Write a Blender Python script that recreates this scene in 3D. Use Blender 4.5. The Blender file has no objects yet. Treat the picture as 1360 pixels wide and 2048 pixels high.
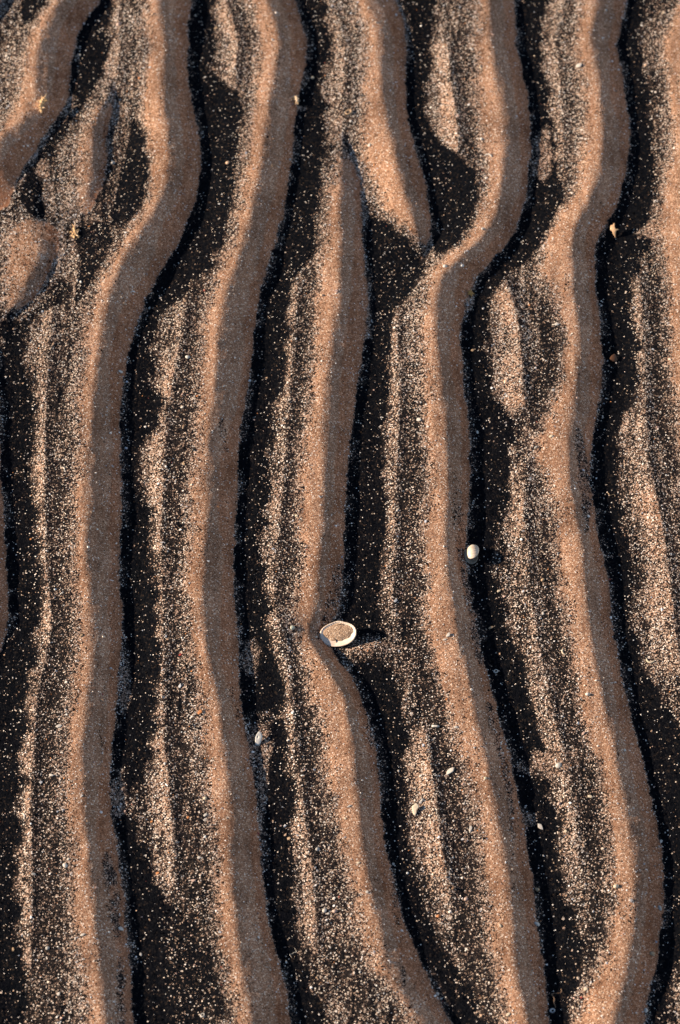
import bpy, bmesh, math, random
import numpy as np
from mathutils import Vector, Matrix, Euler

# ------------------------------------------------------------------ camera, sky, sun, exposure
scene = bpy.context.scene
DIST, TILT, LENS = 2.30, math.radians(35.0), 100.0
TANB = 18.0 / LENS                       # half height of a 36 mm tall frame
TANA = TANB * 1360.0 / 2048.0
cam_data = bpy.data.cameras.new("camera")
cam_data.sensor_fit = 'VERTICAL'; cam_data.sensor_height = 36.0; cam_data.sensor_width = 24.0
cam_data.lens = LENS
cam_data.clip_start = 0.05; cam_data.clip_end = 1000.0
cam = bpy.data.objects.new("camera", cam_data)
scene.collection.objects.link(cam)
CAM = Vector((0.0, -DIST * math.sin(TILT), DIST * math.cos(TILT)))
cam.location = CAM
cam.rotation_euler = (TILT, 0, 0)
cam_data.dof.use_dof = True
cam_data.dof.focus_distance = 2.24
cam_data.dof.aperture_fstop = 9.0
scene.camera = cam

SUN_EL = math.radians(16.3)
SUN_AZ = math.radians(90.0 - 7.0)        # counter-clockwise from +Y: the sun stands on the left, a little beyond
world = bpy.data.worlds.new("World"); scene.world = world; world.use_nodes = True
wn = world.node_tree; wn.nodes.clear()
sky = wn.nodes.new("ShaderNodeTexSky"); sky.sky_type = 'NISHITA'; sky.sun_disc = False
sky.dust_density = 0.8; sky.ozone_density = 2.0
sky.sun_elevation = SUN_EL; sky.sun_rotation = SUN_AZ
bg = wn.nodes.new("ShaderNodeBackground"); bg.inputs['Strength'].default_value = 0.061
wo = wn.nodes.new("ShaderNodeOutputWorld")
wn.links.new(sky.outputs[0], bg.inputs[0]); wn.links.new(bg.outputs[0], wo.inputs[0])

sd = bpy.data.lights.new("sun", 'SUN'); sd.energy = 5.0; sd.angle = math.radians(0.6); sd.color = (1.0, 0.775, 0.56)
sun = bpy.data.objects.new("sun", sd); scene.collection.objects.link(sun)
to_sun = Vector((-math.sin(SUN_AZ) * math.cos(SUN_EL), math.cos(SUN_AZ) * math.cos(SUN_EL), math.sin(SUN_EL)))
sun.rotation_euler = to_sun.to_track_quat('Z', 'Y').to_euler()
sun.location = (-2, 0, 2)

scene.render.engine = 'CYCLES'
scene.view_settings.view_transform = 'Standard'
scene.view_settings.look = 'None'
scene.view_settings.exposure = 1.36
scene.view_settings.gamma = 1.0

COL = scene.collection
rng = np.random.default_rng(11)
random.seed(5)

# ------------------------------------------------------------------ picture <-> ground
def ground_y(v, z0=0.005):
    t = (1024.0 - np.asarray(v, float)) / 1024.0 * TANB
    depth = (CAM.z - z0) / (math.cos(TILT) - t * math.sin(TILT))
    return CAM.y + depth * (math.sin(TILT) + t * math.cos(TILT)), depth
def ground(u, v, z0=0.005):
    Y, depth = ground_y(v, z0)
    return (np.asarray(u, float) - 680.0) / 680.0 * TANA * depth, Y
PX = TANA * DIST / 680.0                 # metres per photo pixel in the middle of the frame

# ------------------------------------------------------------------ smooth random fields
def vnoise(x, y, scale, seed):
    r = np.random.default_rng(seed).random((256, 256))
    fx, fy = x / scale, y / scale
    ix, iy = np.floor(fx).astype(int), np.floor(fy).astype(int)
    tx, ty = fx - ix, fy - iy
    tx = tx * tx * tx * (tx * (tx * 6 - 15) + 10); ty = ty * ty * ty * (ty * (ty * 6 - 15) + 10)
    a = r[iy & 255, ix & 255]; b = r[iy & 255, (ix + 1) & 255]
    c = r[(iy + 1) & 255, ix & 255]; d = r[(iy + 1) & 255, (ix + 1) & 255]
    return ((a * (1 - tx) + b * tx) * (1 - ty) + (c * (1 - tx) + d * tx) * ty) * 2 - 1
def sstep(a, b, x):
    t = np.clip((x - a) / (b - a), 0, 1)
    return t * t * (3 - 2 * t)

# ------------------------------------------------------------------ the traced ripples, as lines on the ground
# each line: (height in the picture, x) ; L left limit of clean sand, C crest, T toe of the lee slope
R = {}
R['a'] = dict(h=.85, span=(-9999, 420), fade=60,
  C=[(0,140),(40,118),(70,98),(100,85),(140,81),(185,83),(212,80),(230,68),(250,48),(270,28),(300,0),(350,-32),(420,-60)],
  T=[(0,205),(30,180),(55,160),(100,145),(150,138),(185,136),(210,128),(240,105),(270,85),(300,65),(350,32),(400,20),(440,8)],
  L=[(0,116),(50,76),(100,48),(150,44),(200,38),(240,20),(300,-40),(420,-110)])
R['c'] = dict(h=.55, span=(440, 610), fade=45,
  C=[(435,70),(480,77),(512,82),(540,70),(570,50),(600,35),(630,18)],
  T=[(435,118),(480,120),(512,110),(540,100),(570,85),(600,60),(630,28)],
  L=[(435,22),(512,5),(560,2),(600,5),(630,8)])
R['d'] = dict(h=.62, span=(205, 415), fade=50,
  C=[(190,222),(225,200),(260,189),(310,189),(360,185),(395,170),(425,165)],
  T=[(190,235),(225,222),(260,213),(310,213),(360,208),(395,190),(425,180)],
  L=[(190,205),(230,172),(280,155),(340,155),(400,148),(425,145)])
R['z'] = dict(h=.95, span=(640, 1330), fade=90,
  C=[(640,-60),(960,-58),(1130,-50),(1300,-62)], T=[(640,-10),(960,3),(1024,8),(1130,12),(1180,15),(1224,17),(1274,8),(1310,0),(1400,-10)],
  L=[(640,-110),(1300,-120)])
R['one'] = dict(h=1.0, span=(-9999, 99999), fade=30,
  C=[(0,345),(50,333),(100,333),(200,332),(250,340),(300,348),(350,348),(400,335),(430,320),(460,300),(490,282),(512,267),(577,235),(642,215),(722,205),(792,192),(892,187),(1024,183),(1099,179),(1174,187),(1274,191),(1344,190),(1404,182),(1474,175),(1536,170),(1611,172),(1686,180),(1776,190),(1861,198),(1936,205),(2048,215)],
  T=[(0,410),(30,388),(90,374),(150,375),(210,385),(270,400),(300,402),(340,402),(400,390),(465,365),(505,340),(572,300),(637,272),(702,255),(792,242),(832,238),(912,242),(1012,244),(1049,240),(1149,237),(1214,245),(1264,245),(1324,237),(1424,232),(1499,222),(1536,220),(1636,220),(1686,232),(1761,245),(1836,250),(1936,260),(2048,270)],
  L=[(0,310),(50,300),(125,295),(210,283),(240,285),(300,300),(360,302),(410,292),(455,268),(500,235),(577,200),(642,168),(742,168),(812,152),(887,158),(1012,150),(1124,145),(1224,155),(1294,155),(1344,150),(1404,145),(1474,133),(1536,131),(1636,135),(1736,145),(1836,138),(1936,155),(1986,167),(2048,170)])
R['two'] = dict(h=1.0, span=(-9999, 99999), fade=30,
  C=[(0,570),(75,567),(140,560),(220,545),(290,537),(340,530),(410,515),(475,500),(512,488),(572,465),(642,452),(737,442),(812,435),(872,427),(962,422),(1024,419),(1099,417),(1174,412),(1249,412),(1309,422),(1364,435),(1424,445),(1474,452),(1536,459),(1596,465),(1686,467),(1776,472),(1856,482),(1936,495),(2048,512)],
  T=[(0,622),(50,615),(100,615),(150,607),(200,595),(250,587),(300,585),(360,577),(425,565),(500,545),(562,521),(612,515),(687,505),(752,500),(822,485),(882,477),(1012,474),(1099,467),(1164,467),(1224,472),(1284,477),(1349,477),(1424,485),(1474,495),(1536,505),(1611,515),(1676,520),(1756,525),(1836,537),(1911,557),(1986,575),(2048,582)],
  L=[(0,525),(100,520),(165,510),(260,500),(350,487),(425,475),(500,462),(562,428),(627,410),(712,400),(792,400),(872,395),(962,385),(1024,382),(1149,373),(1249,373),(1324,390),(1384,400),(1449,402),(1536,409),(1636,420),(1736,435),(1836,437),(1906,440),(1986,460),(2048,465)])
R['three'] = dict(h=.95, span=(325, 99999), fade=130,
  C=[(290,687),(400,685),(500,685),(592,687),(642,680),(712,670),(787,660),(862,655),(962,653),(1024,651),(1099,645),(1164,637),(1214,632),(1259,621),(1294,626),(1324,650),(1359,668),(1384,688),(1439,702),(1499,713),(1536,715),(1611,720),(1676,727),(1736,737),(1801,752),(1861,767),(1926,780),(1976,798),(2016,825),(2048,847)],
  T=[(290,716),(310,720),(400,722),(500,727),(587,737),(662,730),(737,720),(812,710),(862,702),(937,695),(1024,690),(1124,687),(1199,682),(1230,668),(1259,648),(1294,665),(1319,682),(1349,705),(1389,725),(1449,740),(1499,754),(1611,762),(1676,770),(1751,785),(1816,800),(1876,825),(1936,852),(2001,880),(2048,906)],
  L=[(290,672),(375,655),(450,650),(527,640),(612,630),(712,628),(812,620),(892,602),(1012,597),(1124,597),(1179,597),(1234,588),(1274,590),(1334,610),(1394,625),(1474,645),(1536,648),(1636,668),(1711,685),(1786,700),(1876,720),(1936,740),(1976,768),(2010,798),(2048,818)])
R['four'] = dict(h=.95, span=(-9999, 478), fade=70,
  C=[(0,770),(75,767),(150,766),(210,772),(280,787),(340,802),(390,815),(440,830),(480,842),(520,850)],
  T=[(0,815),(75,812),(150,811),(210,812),(275,825),(330,845),(375,853),(425,862),(475,865),(520,868)],
  L=[(0,735),(100,730),(200,725),(300,722),(360,738),(410,765),(450,795),(485,820),(520,840)])
R['five'] = dict(h=1.0, span=(-9999, 99999), fade=30,
  C=[(0,970),(65,980),(130,995),(190,1007),(250,1016),(310,1017),(375,1010),(425,1000),(465,985),(500,955),(527,922),(552,895),(577,882),(612,877),(687,880),(792,885),(852,895),(937,900),(1024,898),(1074,897),(1134,900),(1204,910),(1274,920),(1334,935),(1394,947),(1449,960),(1524,976),(1611,997),(1686,1010),(1761,1022),(1836,1030),(1911,1034),(1976,1045),(2048,1060)],
  T=[(0,1010),(50,1020),(100,1037),(160,1052),(225,1062),(290,1062),(340,1060),(400,1050),(460,1030),(500,1000),(522,976),(542,955),(562,942),(612,930),(662,919),(737,925),(792,930),(852,940),(937,941),(1024,937),(1049,933),(1114,930),(1174,940),(1224,950),(1284,962),(1344,975),(1394,990),(1449,1005),(1524,1024),(1626,1045),(1686,1055),(1761,1065),(1836,1072),(1896,1087),(1986,1095),(2048,1095)],
  L=[(0,940),(75,945),(150,950),(225,955),(300,967),(360,970),(425,960),(475,940),(505,905),(535,868),(565,850),(637,840),(712,845),(792,850),(862,850),(937,858),(1024,850),(1074,846),(1149,852),(1224,848),(1299,857),(1364,880),(1424,895),(1499,908),(1536,928),(1611,948),(1686,957),(1761,965),(1836,970),(1911,985),(1986,1000),(2048,1010)])
R['six'] = dict(h=1.0, span=(-9999, 99999), fade=30,
  C=[(0,1162),(50,1177),(120,1192),(180,1205),(240,1212),(310,1210),(370,1200),(420,1180),(455,1157),(480,1147),(512,1145),(587,1152),(662,1162),(712,1165),(787,1157),(852,1145),(912,1140),(962,1145),(1024,1154),(1049,1160),(1099,1167),(1164,1175),(1234,1180),(1304,1190),(1364,1205),(1439,1220),(1524,1238),(1611,1255),(1686,1270),(1761,1277),(1836,1275),(1896,1267),(1961,1255),(2048,1232)],
  T=[(0,1207),(50,1225),(115,1240),(175,1250),(240,1260),(300,1260),(360,1250),(400,1235),(435,1220),(470,1196),(500,1187),(537,1190),(612,1197),(677,1205),(722,1207),(792,1200),(852,1190),(912,1180),(962,1180),(1012,1190),(1054,1197),(1114,1210),(1174,1220),(1224,1223),(1304,1235),(1374,1250),(1449,1270),(1524,1289),(1626,1310),(1686,1325),(1751,1330),(1836,1327),(1926,1315),(1986,1297),(2048,1286)],
  L=[(0,1130),(75,1145),(150,1160),(210,1165),(280,1160),(350,1155),(410,1140),(450,1105),(505,1082),(537,1080),(602,1105),(672,1128),(737,1125),(792,1110),(862,1088),(902,1064),(940,1074),(970,1096),(1024,1108),(1074,1105),(1149,1115),(1224,1125),(1299,1140),(1374,1155),(1449,1167),(1524,1187),(1611,1210),(1686,1217),(1761,1222),(1826,1224),(1896,1208),(1966,1180),(2048,1150)])
R['seven'] = dict(h=1.0, span=(-9999, 99999), fade=30,
  C=[(0,1372),(150,1400),(400,1405),(700,1400),(900,1405),(1200,1430),(1600,1470),(2048,1460)],
  T=[(0,1420),(150,1448),(400,1455),(700,1450),(900,1455),(1200,1480),(1600,1525),(2048,1515)],
  L=[(0,1315),(100,1325),(200,1340),(275,1345),(350,1330),(400,1320),(475,1317),(527,1325),(662,1335),(762,1337),(812,1350),(900,1362),(1200,1385),(1600,1420),(2048,1410)])

# small secondary crests in the troughs: crest line, left width, right width, height (m)
S = [
 dict(p=[(0,480),(100,475),(170,472)], wl=34, wr=26, h=.0030, f=30, open0=True),
 dict(p=[(600,107),(752,95),(862,90),(1024,89),(1149,93),(1224,104),(1270,104),(1374,76),(1450,70),(1536,64),(1661,62),(1761,65),(1900,62)], wl=38, wr=22, h=.0023, f=60),
 dict(p=[(590,376),(687,360),(752,350),(832,332),(912,330),(1024,322),(1174,325),(1344,327),(1474,327),(1536,336),(1611,342),(1686,347),(1775,350)], wl=46, wr=24, h=.0025, f=50),
 dict(p=[(550,598),(662,590),(762,580),(862,575),(987,565),(1124,555),(1189,545),(1240,556),(1324,575),(1424,585),(1536,600),(1636,610),(1736,625),(1900,636)], wl=34, wr=22, h=.0021, f=60),
 dict(p=[(610,797),(702,795),(792,800),(882,797),(1024,790),(1124,790),(1215,785)], wl=30, wr=20, h=.0021, f=50),
 dict(p=[(1460,850),(1524,862),(1636,877),(1711,887),(1790,902)], wl=62, wr=26, h=.0034, f=50, c=.26),
 dict(p=[(85,896),(165,902),(225,912),(275,917),(310,917)], wl=48, wr=26, h=.0034, f=40, c=.24),
 dict(p=[(545,1008),(612,1030),(677,1042),(752,1045),(815,1050)], wl=60, wr=28, h=.0036, f=30, c=.24),
 dict(p=[(920,1052),(1024,1047),(1099,1055),(1174,1060),(1249,1072),(1324,1085),(1399,1100),(1474,1120),(1600,1150),(1740,1160)], wl=52, wr=26, h=.0024, f=60),
 dict(p=[(540,1280),(662,1287),(762,1292),(837,1292),(902,1296),(987,1310),(1049,1325),(1124,1335),(1189,1342),(1274,1352),(1340,1362)], wl=66, wr=26, h=.0030, f=60, c=.20),
 dict(p=[(0,688),(150,690),(290,684)], wl=46, wr=30, h=.0014, f=60, open0=True),
 dict(p=[(0,1100),(150,1120),(300,1128),(380,1128)], wl=40, wr=24, h=.0012, f=60, open0=True),
 dict(p=[(0,250),(100,240),(190,230)], wl=45, wr=30, h=.0014, f=40, open0=True),
]
# dark sediment bands: (height, x0, x1); i share of dark grains, e softness of the right side
D = [
 dict(i=.96,e=10,p=[(-30,45,105),(0,40,100),(25,45,92),(45,50,80),(58,62,66)]),
 dict(i=.9,e=6,p=[(20,-20,0),(40,-20,6),(75,-20,6),(100,-20,0)]),
 dict(i=.97,e=14,p=[(-40,215,240),(0,203,235),(30,178,228),(50,163,222),(100,146,215),(150,136,200),(190,140,190),(210,152,172)]),
 dict(i=.9,e=10,p=[(225,140,150),(240,120,165),(262,100,122),(280,85,118),(320,70,102),(360,40,88),(400,36,85),(425,52,100),(440,80,92)]),
 dict(i=.95,e=8,p=[(225,268,272),(250,260,285),(280,255,300),(340,244,302),(400,225,295),(440,215,275),(470,232,245)]),
 dict(i=.72,e=14,p=[(225,205,275),(280,212,275),(340,210,270),(400,195,260),(440,190,240)]),
 dict(i=.88,e=12,p=[(430,160,200),(455,150,225),(480,145,235),(512,160,222),(550,160,205),(590,150,175),(615,146,152)]),
 dict(i=.85,e=9,p=[(545,118,130),(565,100,138),(590,98,138),(605,80,120),(625,55,75),(650,10,60),(680,8,50)]),
 dict(i=.94,e=20,p=[(630,5,40),(700,-20,46),(760,-20,66),(850,-20,70),(950,-20,66),(1024,5,66),(1100,10,74),(1200,15,76),(1280,5,70),(1350,-30,60),(1450,-40,50),(1536,-50,40),(1700,-60,36),(1800,-60,40),(1900,-60,48),(2060,-60,55)]),
 dict(i=.74,e=14,p=[(620,118,135),(750,98,128),(850,95,128),(950,92,120),(1024,95,120),(1100,95,125),(1170,100,145),(1250,110,152),(1330,85,140),(1400,80,132),(1480,75,115),(1536,70,105),(1600,68,108),(1700,65,118),(1800,65,130),(1900,65,138),(1980,50,125),(2060,40,120)]),
 dict(i=.97,e=18,p=[(-40,415,465),(0,405,455),(50,386,442),(100,374,420),(150,374,425),(180,380,470),(192,383,504),(230,390,488),(270,400,482),(320,400,468),(380,390,472),(430,372,458),(480,350,450),(512,332,430),(540,318,420),(580,298,370),(620,278,322),(680,258,302),(740,248,298),(800,240,322),(840,238,318),(880,238,282),(950,240,278),(1024,242,296),(1100,238,304),(1150,236,304),(1200,243,310),(1250,247,315),(1300,258,316),(1350,262,316),(1400,236,312),(1470,224,306),(1536,222,288),(1580,222,272),(1620,226,256),(1680,232,286),(1740,246,298),(1780,250,322),(1850,253,330),(1900,258,340),(2060,270,350)]),
 dict(i=.86,e=30,p=[(1790,260,330),(1830,260,380),(1880,260,430),(1960,265,435),(2060,275,445)]),
 dict(i=.74,e=14,p=[(550,395,425),(620,375,403),(700,365,396),(760,355,393),(830,340,388),(900,335,372),(1000,335,362),(1050,330,355),(1150,335,360),(1200,340,368),(1260,340,368),(1330,340,364),(1400,335,364),(1500,335,380),(1600,350,385),(1660,352,400),(1720,355,400),(1770,355,410)]),
 dict(i=.62,e=10,p=[(-40,484,516),(100,480,512),(180,476,505)]),
 dict(i=.97,e=18,p=[(-40,625,685),(0,618,676),(60,612,656),(120,610,652),(180,596,646),(240,588,652),(300,583,644),(360,575,636),(420,563,634),(480,548,636),(512,540,628),(560,520,588),(620,513,580),(700,503,570),(760,497,556),(820,484,546),(880,476,540),(950,474,535),(1024,472,530),(1080,468,525),(1150,466,522),(1220,470,536),(1280,482,542),(1340,478,564),(1400,483,566),(1430,486,570)]),
 dict(i=.96,e=16,p=[(1425,500,572),(1450,535,574),(1500,540,578),(1536,535,572),(1600,528,588),(1680,520,585),(1750,524,578),(1820,536,588),(1900,552,596),(1980,574,632),(2060,584,648)]),
 dict(i=.76,e=12,p=[(530,605,640),(600,598,627),(700,590,616),(800,580,610),(900,574,600),(1000,566,594),(1120,562,592),(1200,560,582),(1230,565,575)]),
 dict(i=.76,e=14,p=[(1300,588,600),(1350,582,622),(1420,590,630),(1500,600,640),(1560,610,644),(1650,615,650),(1720,628,660)]),
 dict(i=.6,e=16,p=[(1800,655,690),(1850,670,702),(1950,680,715),(2060,690,730)]),
 dict(i=.94,e=14,p=[(425,738,752),(440,735,778),(470,730,802),(500,735,850),(530,738,852),(560,738,838),(590,739,815),(612,738,790),(640,733,782),(680,726,782),(740,718,776),(800,711,770),(860,702,770),(950,694,770),(1024,690,770),(1120,687,760),(1200,682,760),(1225,680,764),(1250,690,764),(1270,716,764),(1280,730,756)]),
 dict(i=.94,e=20,p=[(1308,715,770),(1325,695,785),(1360,708,795),(1400,728,802),(1450,742,822),(1490,754,824),(1530,758,802),(1560,760,805),(1620,766,812),(1700,775,828),(1760,790,838),(1820,804,858),(1880,826,876),(1950,858,920),(2000,882,950),(2060,912,990)]),
 dict(i=.76,e=12,p=[(820,806,820),(900,802,848),(960,802,848),(1024,800,838),(1080,800,838),(1150,800,843),(1220,795,845),(1280,800,850),(1340,812,874),(1400,832,890),(1470,858,900),(1530,870,910),(1580,880,920),(1640,892,930),(1700,902,945),(1760,912,958),(1820,918,963),(1880,905,975),(1950,930,988),(2020,960,998),(2060,980,1005)]),
 dict(i=.96,e=12,p=[(-40,822,880),(0,818,876),(60,816,866),(120,813,858),(180,811,850),(240,815,856),(290,828,880),(315,838,925),(335,848,962),(380,855,965),(430,862,955),(470,866,945),(500,868,915),(512,870,890)]),
 dict(i=.62,e=10,p=[(-20,900,935),(100,905,942),(165,910,946),(225,920,950),(275,925,955),(320,925,962)]),
 dict(i=.97,e=16,p=[(-40,1005,1075),(0,1012,1072),(60,1024,1070),(120,1042,1084),(200,1058,1098),(260,1063,1102),(320,1062,1112),(370,1056,1135),(420,1045,1122),(460,1030,1098),(500,1000,1076),(520,978,1056),(545,952,1000),(600,934,976),(660,922,978),(720,924,972),(780,930,980),(815,935,1005),(830,938,1036),(880,942,1030),(940,942,1012),(1000,940,1022),(1030,938,1005),(1080,934,982),(1140,936,992),(1200,946,1000),(1260,958,1025),(1320,970,1045),(1380,986,1055),(1440,1003,1075),(1500,1018,1092),(1560,1032,1096),(1620,1045,1112),(1680,1054,1116),(1760,1065,1126),(1840,1073,1145),(1900,1088,1165),(1960,1094,1160),(2010,1097,1145),(2060,1097,1140)]),
 dict(i=.80,e=10,p=[(590,1078,1100),(620,1074,1110),(660,1080,1114),(720,1078,1118),(780,1060,1108),(830,1055,1098),(875,1062,1086)]),
 dict(i=.80,e=12,p=[(1040,1082,1096),(1140,1085,1110),(1200,1090,1114),(1260,1092,1124),(1320,1105,1139),(1400,1130,1154),(1470,1140,1164),(1536,1155,1190),(1600,1162,1205),(1680,1168,1216),(1750,1182,1221),(1820,1180,1224),(1880,1165,1206),(1930,1150,1185)]),
 dict(i=.97,e=16,p=[(-40,1200,1250),(0,1211,1256),(60,1228,1268),(120,1242,1292),(180,1252,1298),(240,1261,1306),(300,1261,1298),(350,1252,1312),(400,1236,1310),(450,1215,1306),(500,1188,1300),(530,1190,1272),(600,1197,1266),(680,1205,1276),(740,1207,1282),(800,1200,1270),(850,1190,1236),(920,1180,1236),(980,1184,1246),(1040,1195,1250),(1100,1208,1260),(1160,1219,1265),(1220,1223,1268),(1280,1232,1278),(1340,1244,1286),(1370,1250,1310),(1400,1258,1332),(1460,1274,1365),(1536,1292,1380),(1700,1327,1390),(1800,1330,1390),(1900,1319,1375),(1980,1299,1340),(2060,1286,1330)]),
 dict(i=.70,e=12,p=[(-40,1262,1300),(100,1290,1312),(200,1302,1328),(300,1300,1332)]),
 dict(i=.80,e=10,p=[(530,1292,1318),(600,1296,1328),(680,1302,1332),(760,1306,1334),(830,1308,1344),(900,1326,1356),(960,1338,1368)]),
]
# blue-black patches lying on the lee slopes
P = [
 dict(i=.75,e=5,p=[(1700,208,214),(1730,206,232),(1780,212,236),(1830,222,240),(1880,228,240)]),
 dict(i=.7,e=5,p=[(1910,236,242),(1960,234,250),(2060,238,254)]),
 dict(i=.6,e=4,p=[(835,438,442),(860,438,452),(885,446,456),(905,452,456)]),
 dict(i=.35,e=6,p=[(940,903,912),(980,903,925),(1060,905,928),(1090,912,930)]),
 dict(i=.72,e=5,p=[(1090,912,928),(1150,924,938),(1220,936,952),(1290,948,964),(1330,958,974)]),
 dict(i=.55,e=5,p=[(1400,972,990),(1450,976,1004),(1510,996,1012),(1580,1010,1026),(1640,1018,1030),(1700,1020,1027),(1790,1028,1034)]),
 dict(i=.72,e=5,p=[(855,1150,1158),(900,1150,1174),(950,1158,1180),(1000,1162,1184),(1070,1168,1176)]),
 dict(i=.5,e=5,p=[(1120,668,686),(1190,660,682),(1235,640,672),(1260,628,640),(1290,630,640)]),
 dict(i=.4,e=5,p=[(1400,720,738),(1440,728,742),(1500,738,754)]),
 dict(i=.4,e=5,p=[(1740,772,786),(1800,784,798),(1850,790,806)]),
 dict(i=.5,e=4,p=[(1930,800,806),(1950,802,814),(1980,804,812)]),
 dict(i=.35,e=5,p=[(1440,188,192),(1480,196,206),(1500,206,220)]),
 dict(i=.35,e=4,p=[(1370,455,465),(1410,466,478),(1450,478,490)]),
]
# brown sandy spots inside the dark bands
B = [(520,1475,26,38),(250,1375,12,60),(500,1310,18,40),(236,1590,16,45),(525,1560,14,60),(740,1290,55,14),(940,590,12,30),
     (85,330,18,26),(1110,1520,60,25),(730,640,14,40),(1080,330,20,35),(1060,1630,20,14),(605,1830,12,18),(600,210,16,8),
     (1305,460,30,25),(1090,300,18,60)]

def line(pts):
    p = np.array(pts, float)
    v = np.linspace(p[0, 0], p[-1, 0], max(18, int((p[-1, 0] - p[0, 0]) / 4)))
    u = np.interp(v, p[:, 0], p[:, 1])
    k = np.exp(-0.5 * (np.arange(-15, 16) / 5.0) ** 2); k /= k.sum()
    if len(u) < 40: k = np.array([0.0] * 12 + [.08, .12, .18, .24, .18, .12, .08] + [0.0] * 12)
    up = np.pad(u, 15, mode='reflect', reflect_type='odd')
    u = np.convolve(up, k, mode='valid')
    x, y = ground(u, v)
    return y[::-1], x[::-1]                    # y ascending
def at(ln, Y):
    return np.interp(Y, ln[0], ln[1])
def span_mask(Y, v0, v1, fade):
    ya = ground_y(max(v0, -1200))[0] if v0 > -9000 else 1e9
    yb = ground_y(v1)[0] if v1 < 90000 else -1e9
    f = fade * PX * 1.2
    m = np.ones_like(Y)
    if v0 > -9000: m = m * sstep(ya + f * .5, ya - f * .5, Y)
    if v1 < 90000: m = m * sstep(yb - f * .5, yb + f * .5, Y)
    return m

HR = 0.0130                                     # height of the main ripples
LN = {k: {c: line(r[c]) for c in 'CTL'} for k, r in R.items()}
STEP = 225 * PX

def smooth_rows(a, Y, sig):
    # gaussian along Y for unevenly spaced rows
    yy = np.arange(Y[0], Y[-1] + 0.004, 0.004)
    if len(yy) > 4000: yy = np.linspace(Y[0], Y[-1], 4000)
    b = np.interp(yy, Y, a)
    n = max(1, int(3 * sig / (yy[1] - yy[0])))
    k = np.exp(-0.5 * (np.arange(-n, n + 1) * (yy[1] - yy[0]) / sig) ** 2); k /= k.sum()
    return np.interp(Y, yy, np.convolve(np.pad(b, n, mode='edge'), k, mode='valid'))

# local hollows and mounds: x, y in the picture, radius x, radius y (pixels), height in m
DENT = [(672,1272,46,36,-.0025),(612,1258,40,42,-.0055),(66,214,10,10,-.0022),(88,214,18,22,.0018),(140,463,9,9,-.0018),(938,1112,20,24,-.0016),
        (662,1300,10,14,-.0018),(684,1316,8,12,-.0022),(740,1292,48,16,.0035),(590,205,10,16,-.0010),(580,1262,55,40,.0022),
        (70,520,60,60,.001),(1222,462,16,22,-.001)]

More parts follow.
